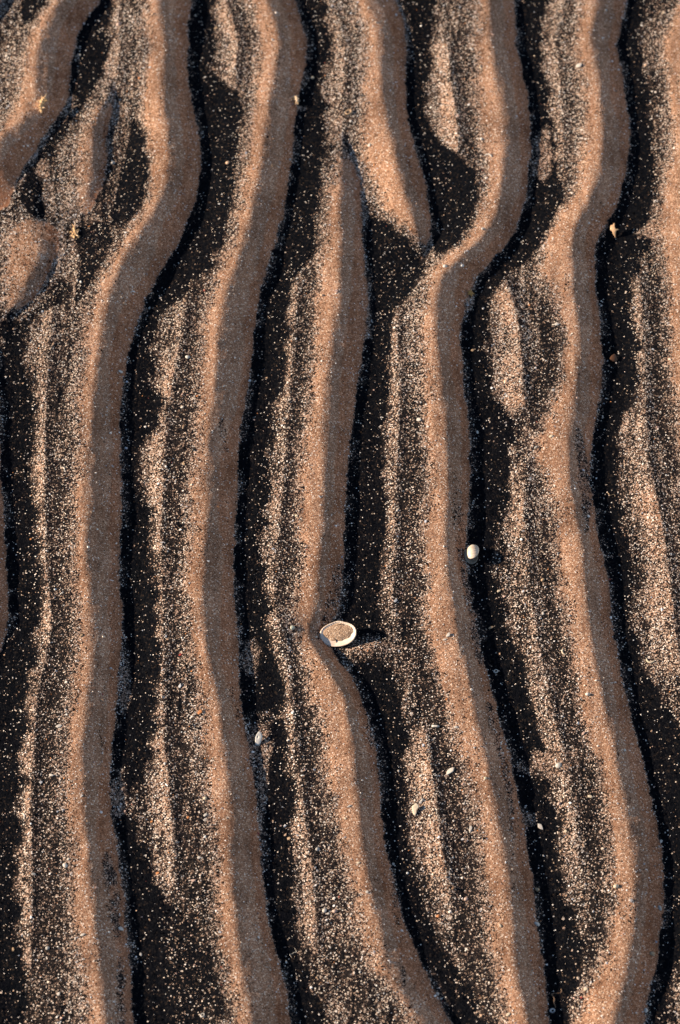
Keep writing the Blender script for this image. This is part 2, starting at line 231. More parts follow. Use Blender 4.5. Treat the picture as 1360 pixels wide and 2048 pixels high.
def fields(xs, ys):
    """height, dark share and pale share on the tensor grid xs * ys"""
    X = xs[None, :]; Y = ys[:, None]
    nx, ny = len(xs), len(ys)
    XX = np.broadcast_to(X, (ny, nx)); YY = np.broadcast_to(Y, (ny, nx))
    # gentle wandering of everything outside the photographed area
    out = np.maximum(np.maximum(np.abs(YY - 0.0) - 0.52, np.abs(XX) - 0.30), 0)
    amp = np.clip(out * 0.35, 0, 0.05)
    Xw = XX + amp * vnoise(XX, YY, 0.35, 3) + amp * .5 * vnoise(XX, YY, 0.13, 4)
    wob = 1.5 * PX * vnoise(XX, YY, 0.0024, 7) + 2.2 * PX * vnoise(XX, YY, 0.0045, 5) + 2.2 * PX * vnoise(XX, YY, 0.013, 6)
    Xe = Xw + wob                                     # for ragged edges
    Xc = Xw + 1.5 * PX * vnoise(XX, YY, .022, 17) + .8 * PX * vnoise(XX, YY, .009, 18)
    streak = vnoise(Xw * 6, YY * .55, .02, 19) * .6 + vnoise(Xw * 6, YY * .7, .009, 20) * .4
    # --- ridges with neighbours repeated outside the frame
    ridges = []
    for k, r in R.items():
        m = span_mask(ys, r['span'][0], r['span'][1], r['fade'])
        ridges.append([at(LN[k]['L'], ys), at(LN[k]['C'], ys), at(LN[k]['T'], ys), m * r['h'], m])
    for j in range(1, 8):
        for k, s, base in (('one', -1, 'one'), ('seven', 1, 'seven')):
            sh = s * STEP * j * (1.0 if s > 0 else 1.04)
            m = np.ones_like(ys)
            if s < 0 and j == 1:                     # room for the traced ridges at the left border
                m = span_mask(ys, 700, 99999, 60) * (1 - span_mask(ys, 640, 1330, 90))
                m = np.clip(m, 0, 1)
                sh -= 30 * PX
            ridges.append([at(LN[k]['L'], ys) + sh, at(LN[k]['C'], ys) + sh, at(LN[k]['T'], ys) + sh, m * 1.0, m])
    spill = np.zeros((ny, nx)); damp = np.zeros((ny, nx)); h = np.zeros((ny, nx)); clean = np.zeros((ny, nx)); lee = np.zeros((ny, nx))
    soft = 25 * PX; Xl = Xe + 9 * PX * streak + 7 * PX * vnoise(XX, YY, .01, 22)
    for i, (L, C, T, hm, m) in enumerate(ridges):
        cs = 1.0 if i >= len(R) else {'c': .85, 'd': .92}.get(list(R)[i], 1.0)
        if m.max() <= 0: continue
        tp = .12 + .88 * np.clip(m, 0, 1) ** .75; T = C + (T - C) * tp; L = C - (C - L) * tp
        prev = C - 210 * PX
        best = np.full_like(C, -1e9)
        for j, (L2, C2, T2, hm2, m2) in enumerate(ridges):
            if j == i: continue
            ok = (m2 > .4) & (T2 < C - 22 * PX)
            best = np.where(ok & (T2 > best), T2, best)
        F = np.where(best > C - 260 * PX, best + 0.10 * (C - best), prev)
        F = np.minimum(F, L - 6 * PX)
        F = smooth_rows(F, ys, 0.018)
        F = np.minimum(F, C - 40 * PX)
        Hh = HR * hm * np.clip((T - C) / (68 * PX), .72, 1.2)
        Hh = smooth_rows(Hh, ys, 0.01)
        top = C - .20 * (T - C)                      # the rounded top lies left of the light's edge
        s = np.clip((top[:, None] - Xc) / np.maximum(top - F, 30 * PX)[:, None], 0, 1)
        hl = .72 * (.5 + .5 * np.cos(np.pi * s)) + .28 * (1 - s) ** 1.6
        t = np.clip((Xc - top[:, None]) / (T - top)[:, None], 0, 1)
        hr_ = 1 - t ** 1.3
        c = Hh[:, None] * np.where(Xc < top[:, None], hl, hr_)
        h = np.maximum(h, c)
        cl = sstep((L[:, None] - soft), (L[:, None] + soft), Xl) * sstep(T[:, None] + 1.2 * PX, T[:, None] - 1.2 * PX, Xe) * sstep(.05, .5, m)[:, None] * cs
        clean = np.maximum(clean, cl)
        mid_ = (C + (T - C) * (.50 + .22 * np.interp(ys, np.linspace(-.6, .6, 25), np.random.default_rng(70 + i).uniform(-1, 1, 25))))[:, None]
        damp = np.maximum(damp, sstep(mid_ - 2.5 * PX, mid_ + 2.5 * PX, Xe) * sstep(T[:, None] + 2 * PX, T[:, None] - 1 * PX, Xe) * m[:, None])  # mask for the browner lower part of each lee slope
        spill = np.maximum(spill, sstep(T[:, None] + 26 * PX, T[:, None], Xe) * sstep(T[:, None] - 3 * PX, T[:, None], Xe) * m[:, None])
        lee = np.maximum(lee, sstep(C[:, None] - 2 * PX, C[:, None] + 3 * PX, Xw) * sstep(T[:, None] + 1 * PX, T[:, None] - 1 * PX, Xe) * m[:, None])
    # --- secondary crests
    cov = 0.70 + 0.10 * vnoise(XX, YY, 0.02, 8) + .26 * streak
    pale = np.ones((ny, nx)) - .75 * streak
    nw = 1 + .25 * vnoise(XX, YY, .03, 51); rag = Xe + 7 * PX * vnoise(XX, YY, .007, 52)
    brk = np.clip(.72 + .55 * vnoise(XX, YY, .045, 53) + .25 * vnoise(XX, YY, .014, 54), .15, 1)
    for s in S:
        ln = line(s['p']); c = at(ln, ys)[:, None]
        m = span_mask(ys, s['p'][0][0] if not s.get('open0') else -9999, s['p'][-1][0], s['f'] * 1.7)[:, None]
        wl = s['wl'] * PX * .8 * (.4 + .6 * m) * nw; wr = s['wr'] * PX * (.5 + .5 * m)
        a = np.clip((c - Xw) / wl, 0, 1); b = np.clip((Xw - c) / wr, 0, 1)
        prof = np.where(Xw < c, (1 - a) ** 1.3, (1 - b) ** 1.5)
        h = h + s['h'] * prof * m
        w = min(1.0, s['h'] / .0028)
        left = sstep(.1, .7, m) * brk * sstep(1.35, .45, (c - rag) / wl) * (Xw < c)
        right = m * sstep(1.2, .8, (Xe - c) / wr) * (Xw >= c)
        cov = cov * (1 - left) + left * s.get('c', .54 - .22 * w)
        cov = cov * (1 - right) + right * (.7)
        pale = pale + .05 * left
    # --- dark bands
    dark = np.zeros((ny, nx))
    Yr = YY + 11 * PX * vnoise(XX, YY, .008, 31); nz = .45 * vnoise(XX, YY, .012, 32)
    for d in D:
        p = np.array(d['p'], float)
        l0, l1 = line(p[:, [0, 1]]), line(p[:, [0, 2]])
        x0, x1 = at(l0, ys)[:, None], at(l1, ys)[:, None]
        yt, yb = ground_y(p[0, 0])[0], ground_y(p[-1, 0])[0]
        e = d['e'] * PX * 1.5; f = 20 * PX
        my = 1.0
        if p[0, 0] > -5: my = my * sstep(yt + f, yt - f, Yr)
        if p[-1, 0] < 2050: my = my * sstep(yb - f, yb + f, Yr)
        rr = Xe + e * nz
        q = sstep(x0 - 4 * PX, x0 + 3 * PX, Xe) * sstep(x1 + e * 1.15, x1 - e * .45, rr) * my
        dark = np.maximum(dark, q * (d['i'] if d['i'] < .85 else min(.99, d['i'] + .03)))
    bx = np.zeros((ny, nx))
    nb = 1 + .6 * vnoise(XX, YY, .006, 33)
    for u, v, ru, rv in B:
        cx, cy = ground(u, v)
        q = np.exp(-(((XX - cx) / (ru * PX)) ** 2 + ((YY - cy) / (rv * PX * 1.2)) ** 2) * nb)
        bx = np.maximum(bx, sstep(.25, .7, q))
    dark = dark * (1 - .55 * bx)
    # the dark bands go on beside the frame
    side = sstep(.29, .33, np.abs(XX))
    cov = cov * (1 - side) + side * (0.68 + .3 * vnoise(Xw * 2, YY * .4, .03, 35))
    pale = pale * (1 - np.clip(dark, 0, 1) ** 1.5 * .86)
    cov = np.maximum(cov * (1 - .0 * bx), dark)
    cov = np.where(bx > .3, np.minimum(cov, .97 - .55 * bx), cov)
    spill = spill * sstep(-.35, .5, vnoise(XX, YY, .028, 23) + .6 * vnoise(XX, YY, .007, 24))
    cov = cov * (1 - .36 * spill); pale = pale + .3 * spill
    cov = cov * (1 - clean) + clean * (.035 - .022 * lee + .02 * vnoise(XX, YY, .03, 9) + .10 * sstep(.35, .9, vnoise(Xw * 2.5, YY * .6, .02, 10)) * (1 - lee))
    pale = pale * (1.2 - .55 * cov) * (1 - .5 * bx)
    pale = pale * (1 - clean) + clean * (.40 - .16 * lee)
    np_ = .8 + .5 * vnoise(XX, YY, .006, 41)
    for d in P:
        p = np.array(d['p'], float)
        l0, l1 = line(p[:, [0, 1]]), line(p[:, [0, 2]])
        x0, x1 = at(l0, ys)[:, None], at(l1, ys)[:, None]
        yt, yb = ground_y(p[0, 0])[0], ground_y(p[-1, 0])[0]
        e = d['e'] * PX
        my = sstep(yt + e, yt - e * 2, YY) * sstep(yb - e, yb + e * 2, YY)
        q = sstep(x0 - e, x0 + e, Xe) * sstep(x1 + e, x1 - e, Xe) * my * d['i'] * .62 * np_
        cov = np.maximum(cov, q)
        pale = np.maximum(pale, q * .35)
    # --- dents, lamination along the ripples, grain relief
    for u, v, ru, rv, dz in DENT:
        cx, cy = ground(u, v)
        q = ((XX - cx) / (ru * PX)) ** 2 + ((YY - cy) / (rv * PX * 1.2)) ** 2
        h = h + dz * np.exp(-q * 1.3)
    h = h + .00030 * vnoise(Xw * 5, YY * .5, .02, 12) + .0007 * vnoise(XX, YY, .05, 13) + .0002 * vnoise(Xw * 5, YY * .6, .009, 14)
    h = h + .00022 * lee * (vnoise(XX, YY, .008, 25) + .8 * vnoise(XX * .7 + YY * .3, YY * 3, .011, 26)) + .00016 * clean * vnoise(XX, YY, .012, 27)
    pits = sstep(.62, .9, vnoise(XX, YY, .0055, 28)) * sstep(.1, .6, vnoise(XX, YY, .06, 29)) * clean
    h = h - .0005 * pits
    rough = np.clip(cov * 2.2, 0, 1) * (1 - .7 * clean)
    g = vnoise(XX, YY, .0022, 15) * .6 + vnoise(XX, YY, .0042, 16)
    h = h + (.00005 + .00026 * rough) * g
    # gravelly lip along the toe
    return h, np.clip(cov, 0, 1), np.clip(pale, 0, 2), clean, lee, damp

def axis(a, b, d, far):
    core = list(np.arange(a, b + d * .5, d))
    def grow(s):
        o = []; dist = 0.0
        while dist < far:
            st = d + .035 * dist if dist < 1.1 else d + .035 * 1.1 + .30 * (dist - 1.1)
            dist += st; o.append(s * dist)
        return o
    return np.array(sorted([core[0] + v for v in grow(-1)]) + core + [core[-1] + v for v in grow(1)])

ya, yb_ = float(ground_y(2048 + 40)[0]), float(ground_y(-40)[0])
xa = float(ground(1360 + 40, -20)[0])
GX = axis(-xa, xa, .00108, 120.0)
GY = axis(ya, yb_, .00112, 120.0)
H, COV, PALE, CLEAN, LEE, LEE_BROWN = fields(GX, GY)
# soften the crests a little across the ripples (uneven grid: only in the fine part)
inside = np.abs(GX) < xa
k = np.exp(-.5 * (np.arange(-4, 5) / 1.9) ** 2); k /= k.sum()
Hs = sum(k[j] * np.roll(H, j - 4, axis=1) for j in range(9))
i0 = np.where(inside)[0]
H[:, i0[5]:i0[-5]] = Hs[:, i0[5]:i0[-5]]
fine = .00010 * vnoise(np.broadcast_to(GX[None, :], H.shape), np.broadcast_to(GY[:, None], H.shape), .0016, 21)
H = H + fine * (.5 + np.clip(COV * 2, 0, 1))
RAMP = np.clip((np.maximum(np.abs(GX)[None, :], np.abs(GY)[:, None]) - 2.0) / 2.0, 0, 1)
H = H * (1 - RAMP)

def sample(F, x, y):
    x = np.asarray(x, float); y = np.asarray(y, float)
    i = np.clip(np.searchsorted(GX, x) - 1, 0, len(GX) - 2); j = np.clip(np.searchsorted(GY, y) - 1, 0, len(GY) - 2)
    tx = (x - GX[i]) / (GX[i + 1] - GX[i]); ty = (y - GY[j]) / (GY[j + 1] - GY[j])
    return (F[j, i] * (1 - tx) + F[j, i + 1] * tx) * (1 - ty) + (F[j + 1, i] * (1 - tx) + F[j + 1, i + 1] * tx) * ty
def spot(u, v, lift=0.0):
    """the place on the sand seen at a picture position"""
    z = .004
    for _ in range(8):
        x, y = ground(u, v, z); z = float(sample(H, x, y)) + lift
    return float(x), float(y), z - lift
def normal(x, y, e=.004):
    dx = (sample(H, x + e, y) - sample(H, x - e, y)) / (2 * e)
    dy = (sample(H, x, y + e) - sample(H, x, y - e)) / (2 * e)
    return -dx, -dy

# ------------------------------------------------------------------ materials
def new_mat(name):
    m = bpy.data.materials.new(name); m.use_nodes = True
    nt = m.node_tree; nt.nodes.clear()
    o = nt.nodes.new("ShaderNodeOutputMaterial"); b = nt.nodes.new("ShaderNodeBsdfPrincipled")
    nt.links.new(b.outputs[0], o.inputs[0])
    return m, nt, b
def N(nt, t, **kw):
    n = nt.nodes.new(t)
    for k_, v_ in kw.items(): setattr(n, k_, v_)
    return n
def math_node(nt, op, a, b=None, clamp=False):
    n = N(nt, "ShaderNodeMath", operation=op, use_clamp=clamp)
    for i, v in enumerate((a, b)):
        if v is None: continue
        if isinstance(v, (int, float)): n.inputs[i].default_value = v
        else: nt.links.new(v, n.inputs[i])
    return n.outputs[0]
def mix_rgb(nt, f, a, b, mode='MIX'):
    n = N(nt, "ShaderNodeMix", data_type='RGBA', blend_type=mode)
    for sock, v in ((n.inputs[0], f), (n.inputs[6], a), (n.inputs[7], b)):
        if isinstance(v, (int, float)): sock.default_value = v
        elif isinstance(v, tuple): sock.default_value = (*v, 1)
        else: nt.links.new(v, sock)
    return n.outputs[2]
def ramp(nt, fac, stops, interp='LINEAR'):
    n = N(nt, "ShaderNodeValToRGB"); cr = n.color_ramp; cr.interpolation = interp
    while len(cr.elements) < len(stops): cr.elements.new(.5)
    for e, (p, c) in zip(cr.elements, stops): e.position = p; e.color = (*c, 1)
    nt.links.new(fac, n.inputs[0]); return n.outputs[0]

def sand_material():
    m, nt, b = new_mat("rippled_sand")
    tc = N(nt, "ShaderNodeTexCoord").outputs['Object']
    cov = N(nt, "ShaderNodeAttribute", attribute_name="dark_share").outputs['Fac']
    pal = N(nt, "ShaderNodeAttribute", attribute_name="pale_share").outputs['Fac']
    def vor(scale, feat='F1'):
        n = N(nt, "ShaderNodeTexVoronoi", voronoi_dimensions='3D', feature=feat); n.inputs['Scale'].default_value = scale
        nt.links.new(tc, n.inputs['Vector']); return n
    def noise(scale, detail=2):
        n = N(nt, "ShaderNodeTexNoise"); n.inputs['Scale'].default_value = scale; n.inputs['Detail'].default_value = detail
        nt.links.new(tc, n.inputs['Vector']); return n.outputs['Fac']
    v1 = vor(1500); v2 = vor(820); v3 = vor(1050)
    def chan(v, i):
        s = N(nt, "ShaderNodeSeparateColor"); nt.links.new(v.outputs['Color'], s.inputs[0]); return s.outputs[i]
    r1, r1b = chan(v1, 0), chan(v1, 1)
    sand = ramp(nt, r1, [(0, (.10, .060, .044)), (.08, (.18, .107, .072)), (.4, (.295, .168, .107)), (.8, (.375, .220, .141)), (.93, (.54, .38, .275)), (1, (.72, .58, .45))])
    broad = noise(28, 3)
    mp = N(nt, "ShaderNodeMapping"); mp.inputs['Scale'].default_value = (150, 28, 60); nt.links.new(tc, mp.inputs['Vector'])
    st = N(nt, "ShaderNodeTexNoise"); st.inputs['Scale'].default_value = 1.0; st.inputs['Detail'].default_value = 4; nt.links.new(mp.outputs[0], st.inputs['Vector'])
    tone = math_node(nt, 'ADD', math_node(nt, 'MULTIPLY', broad, .55), math_node(nt, 'MULTIPLY', st.outputs['Fac'], .45))
    tone = ramp(nt, tone, [(.34, (.64, .60, .58)), (.5, (.96, .95, .94)), (.64, (1.2, 1.2, 1.2))])
    sand = mix_rgb(nt, 1.0, sand, tone, 'MULTIPLY')
    lee_brownf = N(nt, "ShaderNodeAttribute", attribute_name="damp").outputs['Fac']
    sand = mix_rgb(nt, math_node(nt, 'MULTIPLY', lee_brownf, .8), sand, mix_rgb(nt, 1.0, sand, (.95, .74, .62), 'MULTIPLY'))  # sand tinted darker and redder on the lower lee slopes
    hashc = ramp(nt, r1, [(0, (.10, .078, .066)), (.35, (.25, .19, .155)), (.75, (.42, .335, .28)), (1, (.68, .60, .53))])
    hf = N(nt, "ShaderNodeMapRange"); nt.links.new(cov, hf.inputs[0]); hf.inputs[1].default_value = .14; hf.inputs[2].default_value = .5; hf.inputs[4].default_value = .6
    sand = mix_rgb(nt, hf.outputs[0], sand, hashc)
    # dark grains
    clump = math_node(nt, 'MULTIPLY', math_node(nt, 'SUBTRACT', noise(230, 2), .5), .9)
    mid = math_node(nt, 'MULTIPLY', cov, math_node(nt, 'SUBTRACT', 1.0, cov))
    c2 = math_node(nt, 'ADD', cov, math_node(nt, 'MULTIPLY', clump, math_node(nt, 'MULTIPLY', mid, 3.0)))
    isdark = math_node(nt, 'MULTIPLY', math_node(nt, 'LESS_THAN', chan(v2, 0), c2), math_node(nt, 'GREATER_THAN', c2, .13))
    isdark1 = math_node(nt, 'LESS_THAN', r1b, math_node(nt, 'MULTIPLY', c2, 1.0))
    dk = math_node(nt, 'MAXIMUM', math_node(nt, 'MULTIPLY', isdark, math_node(nt, 'GREATER_THAN', chan(v1, 2), .12)), isdark1)
    darkc = ramp(nt, chan(v2, 1), [(0, (.0028, .0034, .0050)), (.55, (.0044, .0052, .0074)), (.88, (.008, .0084, .010)), (1, (.028, .021, .017))])
    midc = mix_rgb(nt, math_node(nt, 'MULTIPLY', math_node(nt, 'SUBTRACT', mid, .09, True), math_node(nt, 'MULTIPLY', chan(v2, 2), 3.2), True), darkc, (.060, .047, .041))
    col = mix_rgb(nt, dk, sand, midc)
    # pale grains
    isp = math_node(nt, 'LESS_THAN', chan(v3, 0), math_node(nt, 'MULTIPLY', pal, .15))
    rim = math_node(nt, 'LESS_THAN', v3.outputs['Distance'], .55)
    isp = math_node(nt, 'MULTIPLY', isp, rim)
    palec = ramp(nt, chan(v3, 1), [(0, (.42, .31, .23)), (.5, (.62, .54, .46)), (1, (.80, .76, .71))])
    col = mix_rgb(nt, isp, col, palec)
    nt.links.new(col, b.inputs['Base Color'])
    rg = N(nt, "ShaderNodeMapRange"); nt.links.new(dk, rg.inputs[0]); rg.inputs[3].default_value = .85; rg.inputs[4].default_value = .7
    nt.links.new(rg.outputs[0], b.inputs['Roughness'])
    b.inputs['Specular IOR Level'].default_value = 0.0
    hgt = math_node(nt, 'ADD', math_node(nt, 'MULTIPLY', v1.outputs['Distance'], -.00016), math_node(nt, 'MULTIPLY', math_node(nt, 'MULTIPLY', v2.outputs['Distance'], -.00045), math_node(nt, 'ADD', c2, .08)))
    bp = N(nt, "ShaderNodeBump"); bp.inputs['Strength'].default_value = .7; bp.inputs['Distance'].default_value = 1.0
    nt.links.new(hgt, bp.inputs['Height']); nt.links.new(bp.outputs[0], b.inputs['Normal'])
    return m
M_SAND = sand_material()

def grit_material(name, spec=.3, rough=.55):
    m, nt, b = new_mat(name)
    a = N(nt, "ShaderNodeAttribute", attribute_name="tint").outputs['Color']
    tc = N(nt, "ShaderNodeTexCoord").outputs['Object']
    n = N(nt, "ShaderNodeTexNoise"); n.inputs['Scale'].default_value = 900; nt.links.new(tc, n.inputs['Vector'])
    c = mix_rgb(nt, .35, a, mix_rgb(nt, n.outputs['Fac'], (.35, .3, .25), (1.2, 1.2, 1.2)), 'MULTIPLY')
    nt.links.new(c, b.inputs['Base Color'])
    b.inputs['Roughness'].default_value = rough; b.inputs['Specular IOR Level'].default_value = spec
    return m
M_GRIT = grit_material("shell_grit")
M_COAL = grit_material("dark_grit", .0, .8)

def shell_material(name, base, second, scale=260, rough=.45, rings=True):
    m, nt, b = new_mat(name)
    tc = N(nt, "ShaderNodeTexCoord").outputs['Object']
    n = N(nt, "ShaderNodeTexNoise"); n.inputs['Scale'].default_value = scale; n.inputs['Detail'].default_value = 4
    nt.links.new(tc, n.inputs['Vector'])
    f = ramp(nt, n.outputs['Fac'], [(.35, (0, 0, 0)), (.7, (1, 1, 1))])
    c = mix_rgb(nt, f, base, second)
    if rings:
        w = N(nt, "ShaderNodeTexWave", wave_type='RINGS', rings_direction='SPHERICAL'); w.inputs['Scale'].default_value = 180
        w.inputs['Distortion'].default_value = 1.5
        mp = N(nt, "ShaderNodeMapping"); mp.inputs['Location'].default_value = (0, -.009, 0)
        nt.links.new(tc, mp.inputs['Vector']); nt.links.new(mp.outputs[0], w.inputs['Vector'])
        c = mix_rgb(nt, .22, c, mix_rgb(nt, w.outputs['Fac'], (.62, .5, .4), (1, 1, 1)), 'MULTIPLY')
        bp = N(nt, "ShaderNodeBump"); bp.inputs['Strength'].default_value = .25; bp.inputs['Distance'].default_value = .0004
        nt.links.new(w.outputs['Fac'], bp.inputs['Height']); nt.links.new(bp.outputs[0], b.inputs['Normal'])
    nt.links.new(c, b.inputs['Base Color'])
    b.inputs['Roughness'].default_value = rough; b.inputs['Specular IOR Level'].default_value = .4
    return m
M_VALVE = shell_material("white_valve", (.68, .62, .55), (.58, .46, .37))
M_VALVE_IN = shell_material("brown_valve", (.30, .20, .13), (.16, .10, .07))
M_CREAM = shell_material("cream_valve", (.56, .50, .42), (.44, .36, .28))
M_STRAW = shell_material("straw", (.62, .42, .22), (.42, .26, .12), 700, .7, False)
M_PALESTRAW = shell_material("pale_straw", (.74, .56, .37), (.60, .42, .25), 500, .6, False)
TINT = {}
def tint(name, c, rough=.5):
    if name not in TINT:
        TINT[name] = shell_material(name, c, tuple(v * .74 for v in c), 520, rough, False)
    return TINT[name]

# ------------------------------------------------------------------ the sand
def grid_object():
    nx, ny = len(GX), len(GY)
    co = np.empty((ny, nx, 3), np.float32)
    co[..., 0] = GX[None, :]; co[..., 1] = GY[:, None]; co[..., 2] = H
    idx = np.arange(nx * ny, dtype=np.int32).reshape(ny, nx)
    q = np.stack([idx[:-1, :-1], idx[:-1, 1:], idx[1:, 1:], idx[1:, :-1]], -1).reshape(-1, 4)
    me = bpy.data.meshes.new("sand")
    me.vertices.add(nx * ny); me.vertices.foreach_set("co", co.ravel())
    me.loops.add(q.size); me.loops.foreach_set("vertex_index", q.ravel())
    me.polygons.add(len(q)); me.polygons.foreach_set("loop_start", np.arange(0, q.size, 4, dtype=np.int32))
    me.polygons.foreach_set("use_smooth", np.ones(len(q), bool))
    for nm, F in (("dark_share", COV), ("pale_share", PALE), ("damp", LEE_BROWN)):
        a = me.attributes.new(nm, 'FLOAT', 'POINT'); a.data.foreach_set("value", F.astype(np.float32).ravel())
    me.update(calc_edges=True)
    me.materials.append(M_SAND)
    o = bpy.data.objects.new("sand", me); COL.objects.link(o)
    o["kind"] = "structure"; o["label"] = "brown rippled beach sand with black sediment in the troughs"
    return o
SAND = grid_object()

# ------------------------------------------------------------------ uncountable grit
def scatter(name, count, weight, sizes, colours, mat, label, cat, seed, flat=(.25, .5), slim=.08, nside=5, box=None):
    g = np.random.default_rng(seed)
    X0, X1, Y0, Y1 = box
    px, py = [], []
    got = 0
    while got < count:
        x = g.uniform(X0, X1, 120000); y = g.uniform(Y0, Y1, 120000)
        ok = g.random(120000) < weight(x, y)
        px.append(x[ok]); py.append(y[ok]); got += ok.sum()
    x = np.concatenate(px)[:count]; y = np.concatenate(py)[:count]
    z = sample(H, x, y); n1, n2 = normal(x, y, .0016)
    n = len(x)
    big = np.exp(g.normal(0, sizes[2], n)) * sizes[0]; big = np.clip(big, sizes[1], sizes[3])
    asp = g.uniform(.5, .95, n); sl = g.random(n) < slim; asp[sl] = g.uniform(.18, .32, sl.sum()); big[sl] *= 1.5
    thick = g.uniform(*flat, n) * big * asp * .8
    ang = g.uniform(0, 2 * math.pi, n)
    tx = n1 + g.normal(0, .28, n); ty = n2 + g.normal(0, .28, n)          # leaning
    k = nside
    ph = (np.arange(k) / k * 2 * math.pi)[None, :] + g.normal(0, .22, (n, k))
    rad = g.uniform(.72, 1.12, (n, k))
    lx = np.cos(ph) * rad * .5 * big[:, None]; ly = np.sin(ph) * rad * .5 * (big * asp)[:, None]
    ca, sa = np.cos(ang)[:, None], np.sin(ang)[:, None]
    wx, wy = lx * ca - ly * sa, lx * sa + ly * ca
    s_top = g.uniform(.62, .88, n)[:, None]
    low = -(wx * tx[:, None] + wy * ty[:, None])
    co = np.empty((n, 2 * k, 3), np.float32)
    co[:, :k, 0] = x[:, None] + wx; co[:, :k, 1] = y[:, None] + wy; co[:, :k, 2] = z[:, None] + low - thick[:, None] * .35
    co[:, k:, 0] = x[:, None] + wx * s_top + (tx * thick)[:, None] * .6; co[:, k:, 1] = y[:, None] + wy * s_top + (ty * thick)[:, None] * .6
    co[:, k:, 2] = z[:, None] + low * s_top + thick[:, None] * .65
    faces = [(i, (i + 1) % k, k + (i + 1) % k, k + i) for i in range(k)]
    loops = []
    starts = []; tot = 0
    for f in faces: loops += f; starts.append(tot); tot += 4
    loops += list(range(k, 2 * k)); starts.append(tot); tot += k
    L = (np.array(loops, np.int32)[None, :] + (np.arange(n, dtype=np.int32) * 2 * k)[:, None]).ravel()
    St = (np.array(starts, np.int32)[None, :] + (np.arange(n, dtype=np.int32) * tot)[:, None]).ravel()
    me = bpy.data.meshes.new(name)
    me.vertices.add(n * 2 * k); me.vertices.foreach_set("co", co.ravel())
    me.loops.add(len(L)); me.loops.foreach_set("vertex_index", L)
    me.polygons.add(len(St)); me.polygons.foreach_set("loop_start", St)
    me.polygons.foreach_set("use_smooth", np.zeros(len(St), bool))
    pal = np.array([c[1:] for c in colours], np.float32); pr = np.array([c[0] for c in colours]); pr = pr / pr.sum()
    ci = g.choice(len(pal), n, p=pr)
    cc = pal[ci] * g.uniform(.75, 1.15, (n, 1)).astype(np.float32)
    cc = np.clip(cc, 0, .88)
    c4 = np.ones((n, 2 * k, 4), np.float32); c4[:, :, :3] = cc[:, None, :]
    a = me.attributes.new("tint", 'FLOAT_COLOR', 'POINT'); a.data.foreach_set("color", c4.ravel())
    me.update(calc_edges=True); me.materials.append(mat)
    o = bpy.data.objects.new(name, me); COL.objects.link(o)
    o["kind"] = "stuff"; o["label"] = label; o["category"] = cat
    return o
BOX = (-xa - .03, xa + .03, ya - .02, yb_ + .02)
PALETTE = [(24, .64, .54, .45), (24, .80, .74, .68), (20, .85, .83, .81), (16, .42, .29, .20), (7, .52, .37, .32), (10, .46, .46, .48), (4, .36, .40, .47), (1.6, .55, .24, .09), (.5, .30, .07, .05), (12, .22, .16, .13)]
scatter("shell_grit", 58000, lambda x, y: np.clip(sample(PALE, x, y) * .62, 0, 1), (.00080, .0005, .48, .0034), PALETTE, M_GRIT,
        "fine pale shell grit strewn over the dark troughs", "grit", 101, box=BOX)
scatter("dark_grit", 15000, lambda x, y: np.clip(sample(COV, x, y) * (1.02 - sample(CLEAN, x, y) * .3), 0, 1), (.0013, .0007, .3, .0026),
        [(60, .0030, .0035, .005), (25, .0055, .0055, .0065), (4, .05, .033, .023)], M_COAL, "black coaly grit lying in the ripple troughs", "grit", 102, box=BOX)

# ------------------------------------------------------------------ things
def tag(o, label, cat, group=None):
    o["label"] = label; o["category"] = cat
    if group: o["group"] = group
    return o
def mesh_object(name, bm, mat, parent=None, smooth=True):
    bmesh.ops.recalc_face_normals(bm, faces=bm.faces)
    me = bpy.data.meshes.new(name); bm.to_mesh(me); bm.free()
    for p in me.polygons: p.use_smooth = smooth
    me.materials.append(mat)
    o = bpy.data.objects.new(name, me); COL.objects.link(o)
    if parent: o.parent = parent
    return o
def empty(name, u, v, lift=0.0, rz=0.0):
    o = bpy.data.objects.new(name, None); COL.objects.link(o)
    x, y, z = spot(u, v, lift); o.location = (x, y, z + lift * 0); o.rotation_euler = (0, 0, rz)
    o.empty_display_size = .01
    return o
def wob3(p, s, seed):
    return Vector([float(vnoise(np.array([p.x + p.z * .7 + seed]), np.array([p.y - p.z * .6 + 3.1 * i]), s, 60 + i)[0]) for i in range(3)])

